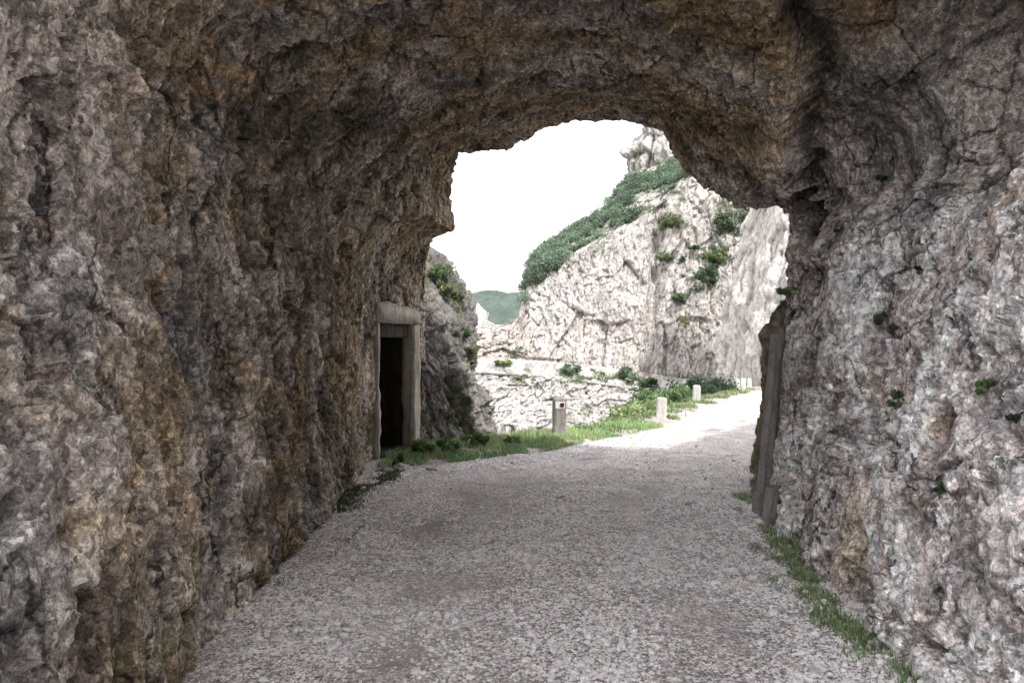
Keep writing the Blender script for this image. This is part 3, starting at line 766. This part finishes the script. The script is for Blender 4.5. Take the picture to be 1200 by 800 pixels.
def shrub(name, loc, rx, rz, nleaf, lsize, col, label, cat, group=None, seed=0, mat='leaf', nstem=5, out=(0, 0, 1), top=.0):
    """clumped leaves round a few stems"""
    rg = np.random.default_rng(seed); root = empty(name, loc)
    tag(root, label, cat, group)
    nc = max(5, int(nleaf / 70))
    cc = rg.normal(size=(nc, 3)); cc /= np.linalg.norm(cc, axis=1, keepdims=True); cc *= rg.uniform(.35, 1, (nc, 1))
    cc = cc * np.array([rx, rx, rz * .55]) + np.array(out) * rz * .5
    if top: cc[:, :2] *= (1 - top * np.clip(cc[:, 2:3] / rz, 0, 1))
    cr_ = rg.uniform(.25, .5, nc) * min(rx, rz)
    k = rg.integers(0, nc, nleaf)
    off = rg.normal(size=(nleaf, 3)); off /= np.linalg.norm(off, axis=1, keepdims=True); off *= (rg.uniform(0, 1, (nleaf, 1)) ** .4)
    cen = cc[k] + off * cr_[k][:, None]
    v = leaves_at(cen, np.full(nleaf, lsize), rg)
    tone = (rg.uniform(.55, 1.5, nc)[k] * rg.uniform(.7, 1.3, nleaf) * (.75 + .35 * off[:, 2]))[:, None]
    c = np.clip(col * tone, 0, 1)
    fc = np.arange(nleaf * 4).reshape(-1, 4)
    mesh_np('foliage', v.reshape(-1, 3), fc, M[mat], dict(col=np.repeat(c, 4, 0)), parent=root)
    if nstem:
        mb = MB()
        for i in range(nstem):
            e = cc[rg.integers(0, nc)]; w = .035 * rz + .004
            a = np.array([rg.normal() * w, rg.normal() * w, -.05 * rz]); m = a * .5 + e * .45 + rg.normal(size=3) * .05 * rx
            for p0, p1, r0, r1 in ((a, m, w, w * .7), (m, e, w * .7, w * .3)):
                vs = [tuple(p + np.array([math.cos(t) * r, math.sin(t) * r, 0])) for p, r in ((p0, r0), (p1, r1)) for t in (0, 2.09, 4.18)]
                mb.add(vs, [(0, 1, 4, 3), (1, 2, 5, 4), (2, 0, 3, 5)])
        mb.build('stem', M['bark'], root)
    return root

# small plants rooted in cracks of the walls
wall_plants = [
 (1028, 376, .10, 340, .030, 'low green tuft in the crack left of the middle of the right wall', GREEN * .8),
 (1052, 383, .07, 200, .028, 'tiny green sprig at the right end of the same crack in the right wall', GREEN * .7),
 (1052, 472, .11, 420, .030, 'leafy green clump in a pocket of the right wall, below the crack', GREEN * 1.0),
 (1152, 458, .085, 340, .026, 'bright green fern nearest the right edge of the photo', GREEN * 1.2),
 (1103, 576, .05, 160, .024, 'small dull sprig low on the right wall', GREEN * .6),
 (1078, 318, .06, 200, .026, 'faint olive tuft high on the right wall', DGREEN * 1.4),
 (1192, 492, .06, 200, .024, 'dark little tuft in a cleft below the bright fern', DGREEN * 1.3),
 (1036, 210, .07, 220, .028, 'dark tuft under the hollow high on the right wall', DGREEN * 1.1)]
for i, (u, v, r, n, ls, lab, c) in enumerate(wall_plants):
    hit, nr, _, _ = cast(tun_bvh, u, v)
    if hit is None: continue
    if nr.dot(hit - ORI) > 0: nr = -nr
    shrub('wall_plant', hit + nr * .005, r * .72, r * .8, n, ls * .7, c * .9, lab, 'plant', 'plants rooted in the right wall', 300 + i, nstem=3, out=(nr.x * .3, nr.y * .3, .5))
hit, nr, _, _ = cast(tun_bvh, 924, 352)
if hit is not None: shrub('hanging_plant', hit + Vector((-.05, -.04, -.05)), .10, .20, 500, .035, YGREEN * 1.6, 'sunlit yellow-green plant hanging beside the right mouth of the tunnel', 'plant', None, 330, nstem=3)
# plants on the outcrop
for i, (u, v, r, n, lab) in enumerate([(524, 345, .20, 900, 'light green grassy plant high on the outcrop left of the opening'), (516, 325, .22, 1000, 'green tuft at the very top of the outcrop, under the rock lip'),
                                     (545, 395, .14, 500, 'small green plant halfway up the edge of the outcrop'), (552, 415, .12, 350, 'lower small plant on the edge of the outcrop'), (540, 350, .13, 400, 'dark plant at the shoulder of the outcrop')]):
    hit, nr, _, _ = cast(o_bvh, u, v)
    if hit is None: continue
    shrub('ledge_plant', hit + Vector((0, -.03, .0)), r, r * 1.1, n, .04, (YGREEN if i == 0 else GREEN) * (1.0 if i < 2 else .7), lab, 'plant', 'plants on the rock outcrop', 340 + i, nstem=3)
# weeds in the verge by the doorway
for i, (x, y, r, n, lab) in enumerate([(-1.32, 10.75, .20, 900, 'leafy weed clump against the right jamb of the doorway'), (-.95, 10.75, .17, 700, 'broad leafed weed in the grass right of the doorway'),
                                       (-.55, 11.6, .2, 800, 'weed clump at the foot of the outcrop'), (.0, 11.9, .15, 500, 'low weed between the outcrop and the dark bollard'), (-1.5, 9.75, .1, 250, 'small dark weed on the stones before the doorway')]):
    shrub('weed', (x, y, float(zground(np.array([x]), np.array([y]))[0])), r, r * 1.2, n, .045, GREEN * (.85 if i != 4 else .5), lab, 'weed', 'weeds on the verge', 360 + i, nstem=3)
# shrubs at the drop beyond the bollards
def zg(x, y): return float(zground(np.array([x]), np.array([y]))[0])
for i, (u, D, rx, rz, n, col, lab, cat) in enumerate([
    (752, 19.5, .55, .55, 1700, YGREEN * 1.1, 'pale green shrub at the drop just behind the middle white bollard', 'shrub'),
    (772, 22.5, .6, .75, 1700, GREEN * 1.0, 'mid green shrub behind and left of the farthest bollard', 'shrub'),
    (735, 18.5, .5, .45, 1200, YGREEN * 1.2, 'low yellowish shrub left of the middle white bollard', 'shrub'),
    (792, 25.5, .6, .9, 1700, GREEN * 1.1, 'green shrub between the two far bollards', 'shrub'),
    (811, 28.5, .55, 1.15, 1900, PINE * .8, 'dark upright little pine behind the farthest bollard', 'dwarf pine'),
    (824, 29.5, .7, .85, 1900, PINE * .85, 'dark dwarf pine right of the upright one', 'dwarf pine'),
    (838, 31, .6, .7, 1500, PINE * .9, 'rightmost dark dwarf pine at the bend of the road', 'dwarf pine'),
    (799, 28.0, .6, .8, 1500, PINE * .8, 'leftmost dark dwarf pine behind the farthest bollard', 'dwarf pine'),
    (866, 37, .4, .6, 700, GREEN * .9, 'small bush among the stones at the far end of the road', 'shrub')]):
    x = (u - 600) / F * D
    shrub('dwarf_pine' if 'pine' in cat else 'shrub', (x, D, zg(x, D) - .05), rx * 1.35, rz * 1.35, int(n * 1.5), .11, col, lab, cat, 'bushes along the drop', 400 + i, mat='pine' if 'pine' in cat else 'leaf', top=.6 if i == 4 else 0)

# mountain pine on the far cliff: one mass on the sloping shoulder, single shrubs on the face
def scrub_mass():
    rg = np.random.default_rng(5); cen, tone, lob = [], [], []
    n = 0; tries = 0
    while n < 760 and tries < 8000:
        tries += 1
        u = rg.uniform(615, 830); vt = float(lin(u, v_tp)); vc = float(lin(u, v_cl))
        lim = vc + 8 if u < 700 else vc - 6
        v = vt + (lim - vt) * rg.uniform(-.02, 1.0)
        if 655 < u < 720 and v > vt + (vc - vt) * .95: continue
        if u > 740 and rg.uniform() < .25: continue
        hit = cast(mc_bvh, u, v + 1)[0]
        if hit is None: continue
        if float(fbm(np.array([hit[:]]), 2.8, 2, 91)[0]) < -.30: continue
        R = rg.uniform(.3, 1.0) ** 1.2; c = np.array(hit[:]) + (0, 0, R * .1)
        k = int(60 + 260 * R); o = rg.normal(size=(k, 3)); o /= np.linalg.norm(o, axis=1, keepdims=True); o *= rg.uniform(0, 1, (k, 1)) ** .5 * R * np.array([1, 1, .65])
        cen.append(c + o); tone.append(rg.uniform(.6, 1.35) * rg.uniform(.7, 1.3, k) * (.85 + .35 * o[:, 2] / R)); n += 1
    cen = np.concatenate(cen); tone = np.concatenate(tone)[:, None]
    v = leaves_at(cen, np.full(len(cen), .17), rg)
    col = np.clip(np.array([.22, .30, .215]) * tone, 0, 1)
    o = mesh_np('mountain_pine_scrub', v.reshape(-1, 3), np.arange(len(cen) * 4).reshape(-1, 4), M['pine'], dict(col=np.repeat(col, 4, 0)))
    tag(o, 'dense green mountain pine scrub covering the sloping shoulder of the far cliff', 'scrub', kind='stuff')
scrub_mass()
def ledge_greenery():
    rg = np.random.default_rng(77); cen, col = [], []
    zones = [(835, 300, 16, 14, 26), (826, 328, 14, 16, 26), (862, 262, 26, 12, 34), (790, 262, 12, 8, 10), (795, 350, 14, 6, 8), (668, 435, 14, 5, 14), (720, 440, 28, 7, 24), (750, 452, 20, 9, 22),
             (758, 470, 16, 12, 26), (700, 262, 40, 10, 8), (782, 305, 8, 10, 8), (868, 400, 6, 24, 16), (830, 395, 30, 40, 12), (600, 408, 18, 10, 10), (770, 230, 26, 14, 16), (640, 445, 40, 20, 10), (700, 300, 30, 18, 5), (868, 355, 8, 30, 12)]
    for cu, cv_, ru, rv, n in zones:
        for _ in range(n):
            u, v = cu + rg.normal() * ru * .6, cv_ + rg.normal() * rv * .6
            hit, nr, _i, _d = cast(mc_bvh, u, v)
            if hit is None: continue
            R = rg.uniform(.12, .48); k = int(240 * R); o = rg.normal(size=(k, 3)); o /= np.linalg.norm(o, axis=1, keepdims=True); o *= rg.uniform(0, 1, (k, 1)) ** .5 * R * np.array([1.3, .8, .6])
            cen.append(np.array(hit[:]) + o); b = rg.uniform(0, 1); c = np.array([.20, .28, .13]) * b + np.array([.13, .19, .12]) * (1 - b)
            col.append(np.tile(c * rg.uniform(.7, 1.3), (k, 1)) * rg.uniform(.7, 1.3, (k, 1)))
    cen = np.concatenate(cen); col = np.clip(np.concatenate(col), 0, 1); v = leaves_at(cen, np.full(len(cen), .13), rg)
    o = mesh_np('ledge_greenery', v.reshape(-1, 3), np.arange(len(cen) * 4).reshape(-1, 4), M['pine'], dict(col=np.repeat(col, 4, 0)))
    tag(o, 'loose patches of small green plants scattered over the ledges of the far cliff', 'ground cover', kind='stuff')
ledge_greenery()
fs = [(786, 262, 1.2, 'dark shrub on the cliff just under the pine slope, first from the left'), (790, 304, .8, 'small shrub on the far cliff right of the gully'), (797, 350, .9, 'shrub low on the far cliff beside the gully foot'),
      (838, 304, 1.3, 'upper shrub of the pair in the middle of the far cliff'), (828, 328, 1.4, 'lower light shrub of the pair in the middle of the far cliff'), (862, 262, 1.6, 'dark shrub under the roof edge at the right of the far cliff'),
      (885, 256, 1.5, 'shrub against the pale buttress, highest of all'), (850, 272, 1.1, 'shrub left of the ones beside the pale buttress'), (856, 400, .8, 'shrub near the foot of the far cliff at the right'),
      (803, 376, .6, 'tiny shrub low in the middle of the far cliff'), (868, 430, .7, 'shrub at the cliff foot beside the pale buttress'), (668, 436, .9, 'lone pale green shrub on the slab below the ledge path'),
      (590, 425, .6, 'small shrub at the left end of the ledge'), (735, 440, 1.0, 'shrub just under the ledge path'), (760, 452, 1.1, 'shrub on the slab above the middle bollard'),
      (778, 302, .6, 'shrub in the gully of the far cliff'), (812, 290, .5, 'tiny shrub on the upper right of the far cliff'), (873, 395, .7, 'shrub in the corner between cliff and buttress')]
for i, (u, v, r, lab) in enumerate(fs):
    hit = cast(mc_bvh, u, v)[0]
    if hit is None: continue
    shrub('cliff_shrub', hit + Vector((0, -.1, -.2)), r, r * .8, int(420 * r), .24, (np.array([.17, .25, .15]) if i % 3 else YGREEN) * 1.0, lab, 'shrub', 'shrubs growing on the far cliff', 500 + i, mat='pine', nstem=3)

# ------------------------------------------------------------------ doorway in the left wall
door = empty('doorway', (DA[0], DA[1], 0), math.atan2(dd[1], dd[0]))   # local x runs along the wall, local -y points to the road
tag(door, 'weathered concrete doorway with a dark empty opening in the left rock wall', 'doorway')
def jamb(x0, x1, y0, y1, z0, z1, name='jamb', mat='concrete', rough=.026):
    mb = MB(); mb.box(x0, x1, y0, y1, z0, z1); return mb.build(name, M[mat], door, bevel=.012, rough=rough, sub=4 if z1 - z0 > 1 else 3, smooth=True)
jamb(-.06, .02, -.035, .18, -.15, 1.86)
jamb(DL - .13, DL + .08, -.035, .18, -.15, 1.86)
mb = MB(); mb.add([(-.09, -.045, 1.863), (DL + .09, -.045, 1.863), (DL + .09, -.045, 2.05), (DL * .72, -.045, 2.11), (DL * .2, -.045, 2.16), (-.09, -.045, 2.13),
                   (-.09, .18, 1.863), (DL + .09, .18, 1.863), (DL + .09, .18, 2.05), (DL * .72, .18, 2.11), (DL * .2, .18, 2.16), (-.09, .18, 2.13)],
                  [(0, 1, 2, 3, 4, 5), (11, 10, 9, 8, 7, 6), (0, 6, 7, 1), (1, 7, 8, 2), (2, 8, 9, 3), (3, 9, 10, 4), (4, 10, 11, 5), (5, 11, 6, 0)])
mb.build('lintel', M['concrete'], door, bevel=.015, rough=.028, sub=4, smooth=True)
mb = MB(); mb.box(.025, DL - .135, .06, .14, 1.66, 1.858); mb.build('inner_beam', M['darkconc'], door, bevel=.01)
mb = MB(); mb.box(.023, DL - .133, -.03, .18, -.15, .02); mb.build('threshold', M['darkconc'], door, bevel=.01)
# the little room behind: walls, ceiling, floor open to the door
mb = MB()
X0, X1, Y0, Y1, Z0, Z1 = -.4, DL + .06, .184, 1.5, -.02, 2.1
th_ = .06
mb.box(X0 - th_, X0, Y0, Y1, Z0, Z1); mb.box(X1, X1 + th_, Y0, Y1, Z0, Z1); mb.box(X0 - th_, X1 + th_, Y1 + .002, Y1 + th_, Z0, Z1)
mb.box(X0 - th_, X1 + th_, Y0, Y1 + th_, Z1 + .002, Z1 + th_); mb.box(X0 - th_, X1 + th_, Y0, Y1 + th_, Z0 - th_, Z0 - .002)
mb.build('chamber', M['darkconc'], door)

# ------------------------------------------------------------------ bollards
def bollard(loc, w, h, mat, label, seed, reflector=False, rz=0, lean=(0, 0), grp='bollards along the edge of the road'):
    root = empty('bollard', loc, rz); root.rotation_euler = (lean[0], lean[1], rz); tag(root, label, 'bollard', grp)
    a = w / 2; c = a * .72; pts = [(-a, -c), (-c, -a), (c, -a), (a, -c), (a, c), (c, a), (-c, a), (-a, c)]
    mb = MB(); mb.prism(pts, -.2, h * .93)
    mb.build('shaft', M[mat], root, bevel=.006, rough=.006, sub=2, smooth=False)
    top = [(x * .97, y * .97) for x, y in pts]; tp = [(x * .80, y * .80) for x, y in pts]
    mb = MB(); mb.prism(top, h * .931, h, tp); mb.build('cap', M[mat], root, bevel=.005, rough=.004, sub=1)
    if reflector:
        mb = MB(); mb.box(-a * .72, a * .72, -a - .006, -a + .01, h * .70, h * .90); pl = mb.build('painted_patch', M['white_paint'], root)
        ring = [(math.cos(t) * .040 + a * .30, h * .80 + math.sin(t) * .040) for t in np.linspace(0, 2 * math.pi, 21)[:-1]]
        v = [(x, -a - .007, z) for x, z in ring] + [(x, -a - .022, z) for x, z in ring]; n = len(ring)
        mb = MB(); mb.add(v, [tuple(range(n, 2 * n))] + [(i, (i + 1) % n, n + (i + 1) % n, n + i) for i in range(n)]); mb.build('reflector', M['dark_red'], root)
    return root
x1, y1 = .86, 13.45; bollard((x1, y1, zg(x1, y1) + .05), .235, .62, 'post', 'concrete bollard toned grey as if in shade, with a dark round reflector, nearest the tunnel', 1, True, .06)  # the darker concrete stands in for shade on this bollard
x1, y1 = 3.50, 17.4; bollard((x1, y1, zg(x1, y1) - .02), .235, .50, 'whitepost', 'whitewashed bollard in the sun, middle one of the three', 2, False, -.2, (0, .06))
x1, y1 = 5.85, 23.5; bollard((x1, y1, zg(x1, y1) - .02), .235, .56, 'whitepost', 'smallest-looking white bollard, farthest of the three, by the dark pines', 3, False, -.3, (0, .04))
# row of rough guard stones at the bend
for i, (u, D, h_, lab) in enumerate([(857, 31.5, .42, 'pale guard stone at the bend, first from the left'), (864, 32.6, .5, 'pale guard stone at the bend, second from the left'), (871, 33.5, .52, 'pale guard stone at the bend, third from the left'), (878, 34.2, .5, 'pale guard stone at the bend, nearest the buttress')]):
    x = (u - 600) / F * D; rg = random.Random(i)
    mb = MB(); w = .11; pts = [(-w, -w), (0, -w * 1.2), (w, -w), (w * 1.1, 0), (w, w), (0, w * 1.1), (-w, w), (-w * 1.1, 0)]
    mb.prism([(a + rg.uniform(-.02, .02), b + rg.uniform(-.02, .02)) for a, b in pts], -.3, h_, [(a * .75 + rg.uniform(-.02, .02), b * .75) for a, b in pts])
    o = mb.build('guard_stone', M['whitepost'], bevel=.02, rough=.02, sub=2); o.location = (x, D, zg(x, D)); o.rotation_euler = (0, rg.uniform(-.08, .08), rg.uniform(0, 1))
    tag(o, lab, 'stone post', 'guard stones at the bend')

# ------------------------------------------------------------------ concrete gate posts at the right mouth
def post(base, topp, w, d, label, name='gate_post', rz=.3, foot=True, mat='timber'):
    root = empty(name, base); tag(root, label, 'gate post', 'old gate posts at the right mouth')
    sh = (topp[0] - base[0], topp[1] - base[1]); c, s = math.cos(rz), math.sin(rz)
    R = lambda x, y: (x * c - y * s, x * s + y * c)
    pts = [R(-w / 2, -d / 2), R(w / 2, -d / 2), R(w / 2, d / 2), R(-w / 2, d / 2)]
    mb = MB(); mb.prism(pts, -.1, topp[2] - base[2], None, sh); mb.build('shaft', M[mat], root, bevel=.008, rough=.009, sub=4, smooth=True)
    p2 = [R(-w / 2 - .025, -d / 2 + .01), R(-w / 2 - .002, -d / 2 + .01), R(-w / 2 - .002, d / 2), R(-w / 2 - .025, d / 2)]
    mb = MB(); mb.prism(p2, .02, (topp[2] - base[2]) * .96, None, (sh[0] * .96, sh[1] * .96)); mb.build('edge_strip', M['post'], root, bevel=.005, rough=.004, sub=3)
    if foot:
        p3 = [R(-w / 2 - .05, -d / 2 - .02), R(-w / 2 + .01, -d / 2 - .02), R(-w / 2 + .01, d / 2 + .01), R(-w / 2 - .05, d / 2 + .01)]
        mb = MB(); mb.prism(p3, -.1, .22); mb.build('foot_block', M['post'], root, bevel=.012, rough=.008, sub=2)
    return root
post((2.33, 6.86, -.02), (2.55, 7.05, 1.74), .075, .10, 'tall grey concrete post leaning against the right mouth of the tunnel', rz=.35)
post((2.235, 6.42, -.02), (2.30, 6.46, .34), .07, .10, 'short broken post stub in front of the tall one', rz=.35, foot=False)

# ------------------------------------------------------------------ larger loose rocks
v0, f0 = ico()
def boulder(loc, r, label, seed, grp, mat='stone', flat=.5):
    import bmesh
    bm = bmesh.new(); bmesh.ops.create_icosphere(bm, subdivisions=3, radius=1)
    co = np.array([v.co[:] for v in bm.verts]); q = co + seed * 7.1
    fv, fe = facet(q, .8, seed); k = 1 + fv * .35 + fbm(q, .4, 3, seed) * .12
    co = co * k[:, None] * np.array([1, .75, flat]) * r
    for v, c in zip(bm.verts, co): v.co = c
    me = bpy.data.meshes.new('loose_rock'); bm.to_mesh(me); bm.free(); me.materials.append(M[mat])
    a = me.attributes.new('col', 'FLOAT_COLOR', 'POINT'); a.data.foreach_set('color', [.40, .375, .36, 1] * len(me.vertices))
    o = bpy.data.objects.new('loose_rock', me); COL.objects.link(o); o.location = loc; o.rotation_euler = (0, 0, seed)
    return tag(o, label, 'rock', grp)
for i, (u, v, r, lab) in enumerate([(470, 545, .13, 'flat pale rock on the ground before the doorway'), (455, 552, .09, 'smaller rock beside the flat one before the doorway'), (886, 640, .05, 'small pale rock at the foot of the gate posts'),
                                  (902, 652, .04, 'little pale rock in the grass by the right wall'), (505, 548, .07, 'rock at the edge of the verge grass'), (865, 600, .05, 'rock by the grass at the tall gate post'), (830, 468, .16, 'sunlit rock on the verge past the farthest bollard'),
                                  (842, 464, .15, 'sunlit rock nearest the dark dwarf pines'), (770, 436, .4, 'pale boulder above the middle bollard')][:8]):
    D = EYE * F / (v - 400) if v > 500 else 25.5 + i * .5
    x = (u - 600) / F * D
    boulder((x, D, float(zroad(np.array([x]), np.array([D]))[0]) if v > 500 else zg(x, D)), r, lab, i + 2, 'loose rocks beside the road')

# ------------------------------------------------------------------ light, sky, camera
SUN_EL, SUN_AZ = math.radians(46), math.radians(152)   # azimuth of the direction to the sun, clockwise from +Y
sd = Vector((math.sin(SUN_AZ) * math.cos(SUN_EL), math.cos(SUN_AZ) * math.cos(SUN_EL), math.sin(SUN_EL)))
sun = bpy.data.lights.new('sun', 'SUN'); sun.energy = 4.0; sun.angle = math.radians(2.5); sun.color = (1, .965, .92)
so = bpy.data.objects.new('sun', sun); COL.objects.link(so); so.rotation_euler = sd.to_track_quat('Z', 'Y').to_euler(); so.location = (0, -20, 40)
w = bpy.data.worlds.new('World'); scene.world = w; w.use_nodes = True
nt = w.node_tree; nt.nodes.clear()
sky = nt.nodes.new('ShaderNodeTexSky'); sky.sky_type = 'NISHITA'; sky.sun_disc = False; sky.sun_elevation = SUN_EL; sky.sun_rotation = SUN_AZ
sky.air_density = 1.0; sky.dust_density = 6.0; sky.ozone_density = 1.0; sky.altitude = 1500
b1 = nt.nodes.new('ShaderNodeBackground'); b1.inputs[1].default_value = .05; nt.links.new(sky.outputs[0], b1.inputs[0])
b2 = nt.nodes.new('ShaderNodeBackground'); b2.inputs[0].default_value = (1.58, 1.535, 1.51, 1); b2.inputs[1].default_value = 1.0
ad = nt.nodes.new('ShaderNodeAddShader'); nt.links.new(b1.outputs[0], ad.inputs[0]); nt.links.new(b2.outputs[0], ad.inputs[1])
wo = nt.nodes.new('ShaderNodeOutputWorld'); nt.links.new(ad.outputs[0], wo.inputs[0])

cam = bpy.data.cameras.new('camera'); co = bpy.data.objects.new('camera', cam); COL.objects.link(co)
co.location = (0, 0, EYE); co.rotation_euler = (math.radians(90), 0, 0)
cam.sensor_width = 36; cam.lens = 36 * F / 1200; cam.clip_start = .05; cam.clip_end = 12000
scene.camera = co
scene.render.engine = 'CYCLES'
scene.cycles.max_bounces = 5; scene.cycles.diffuse_bounces = 4
scene.cycles.use_adaptive_sampling = True; scene.cycles.adaptive_threshold = .05; scene.cycles.use_denoising = True
scene.view_settings.view_transform = 'Standard'; scene.view_settings.look = 'None'; scene.view_settings.exposure = 0
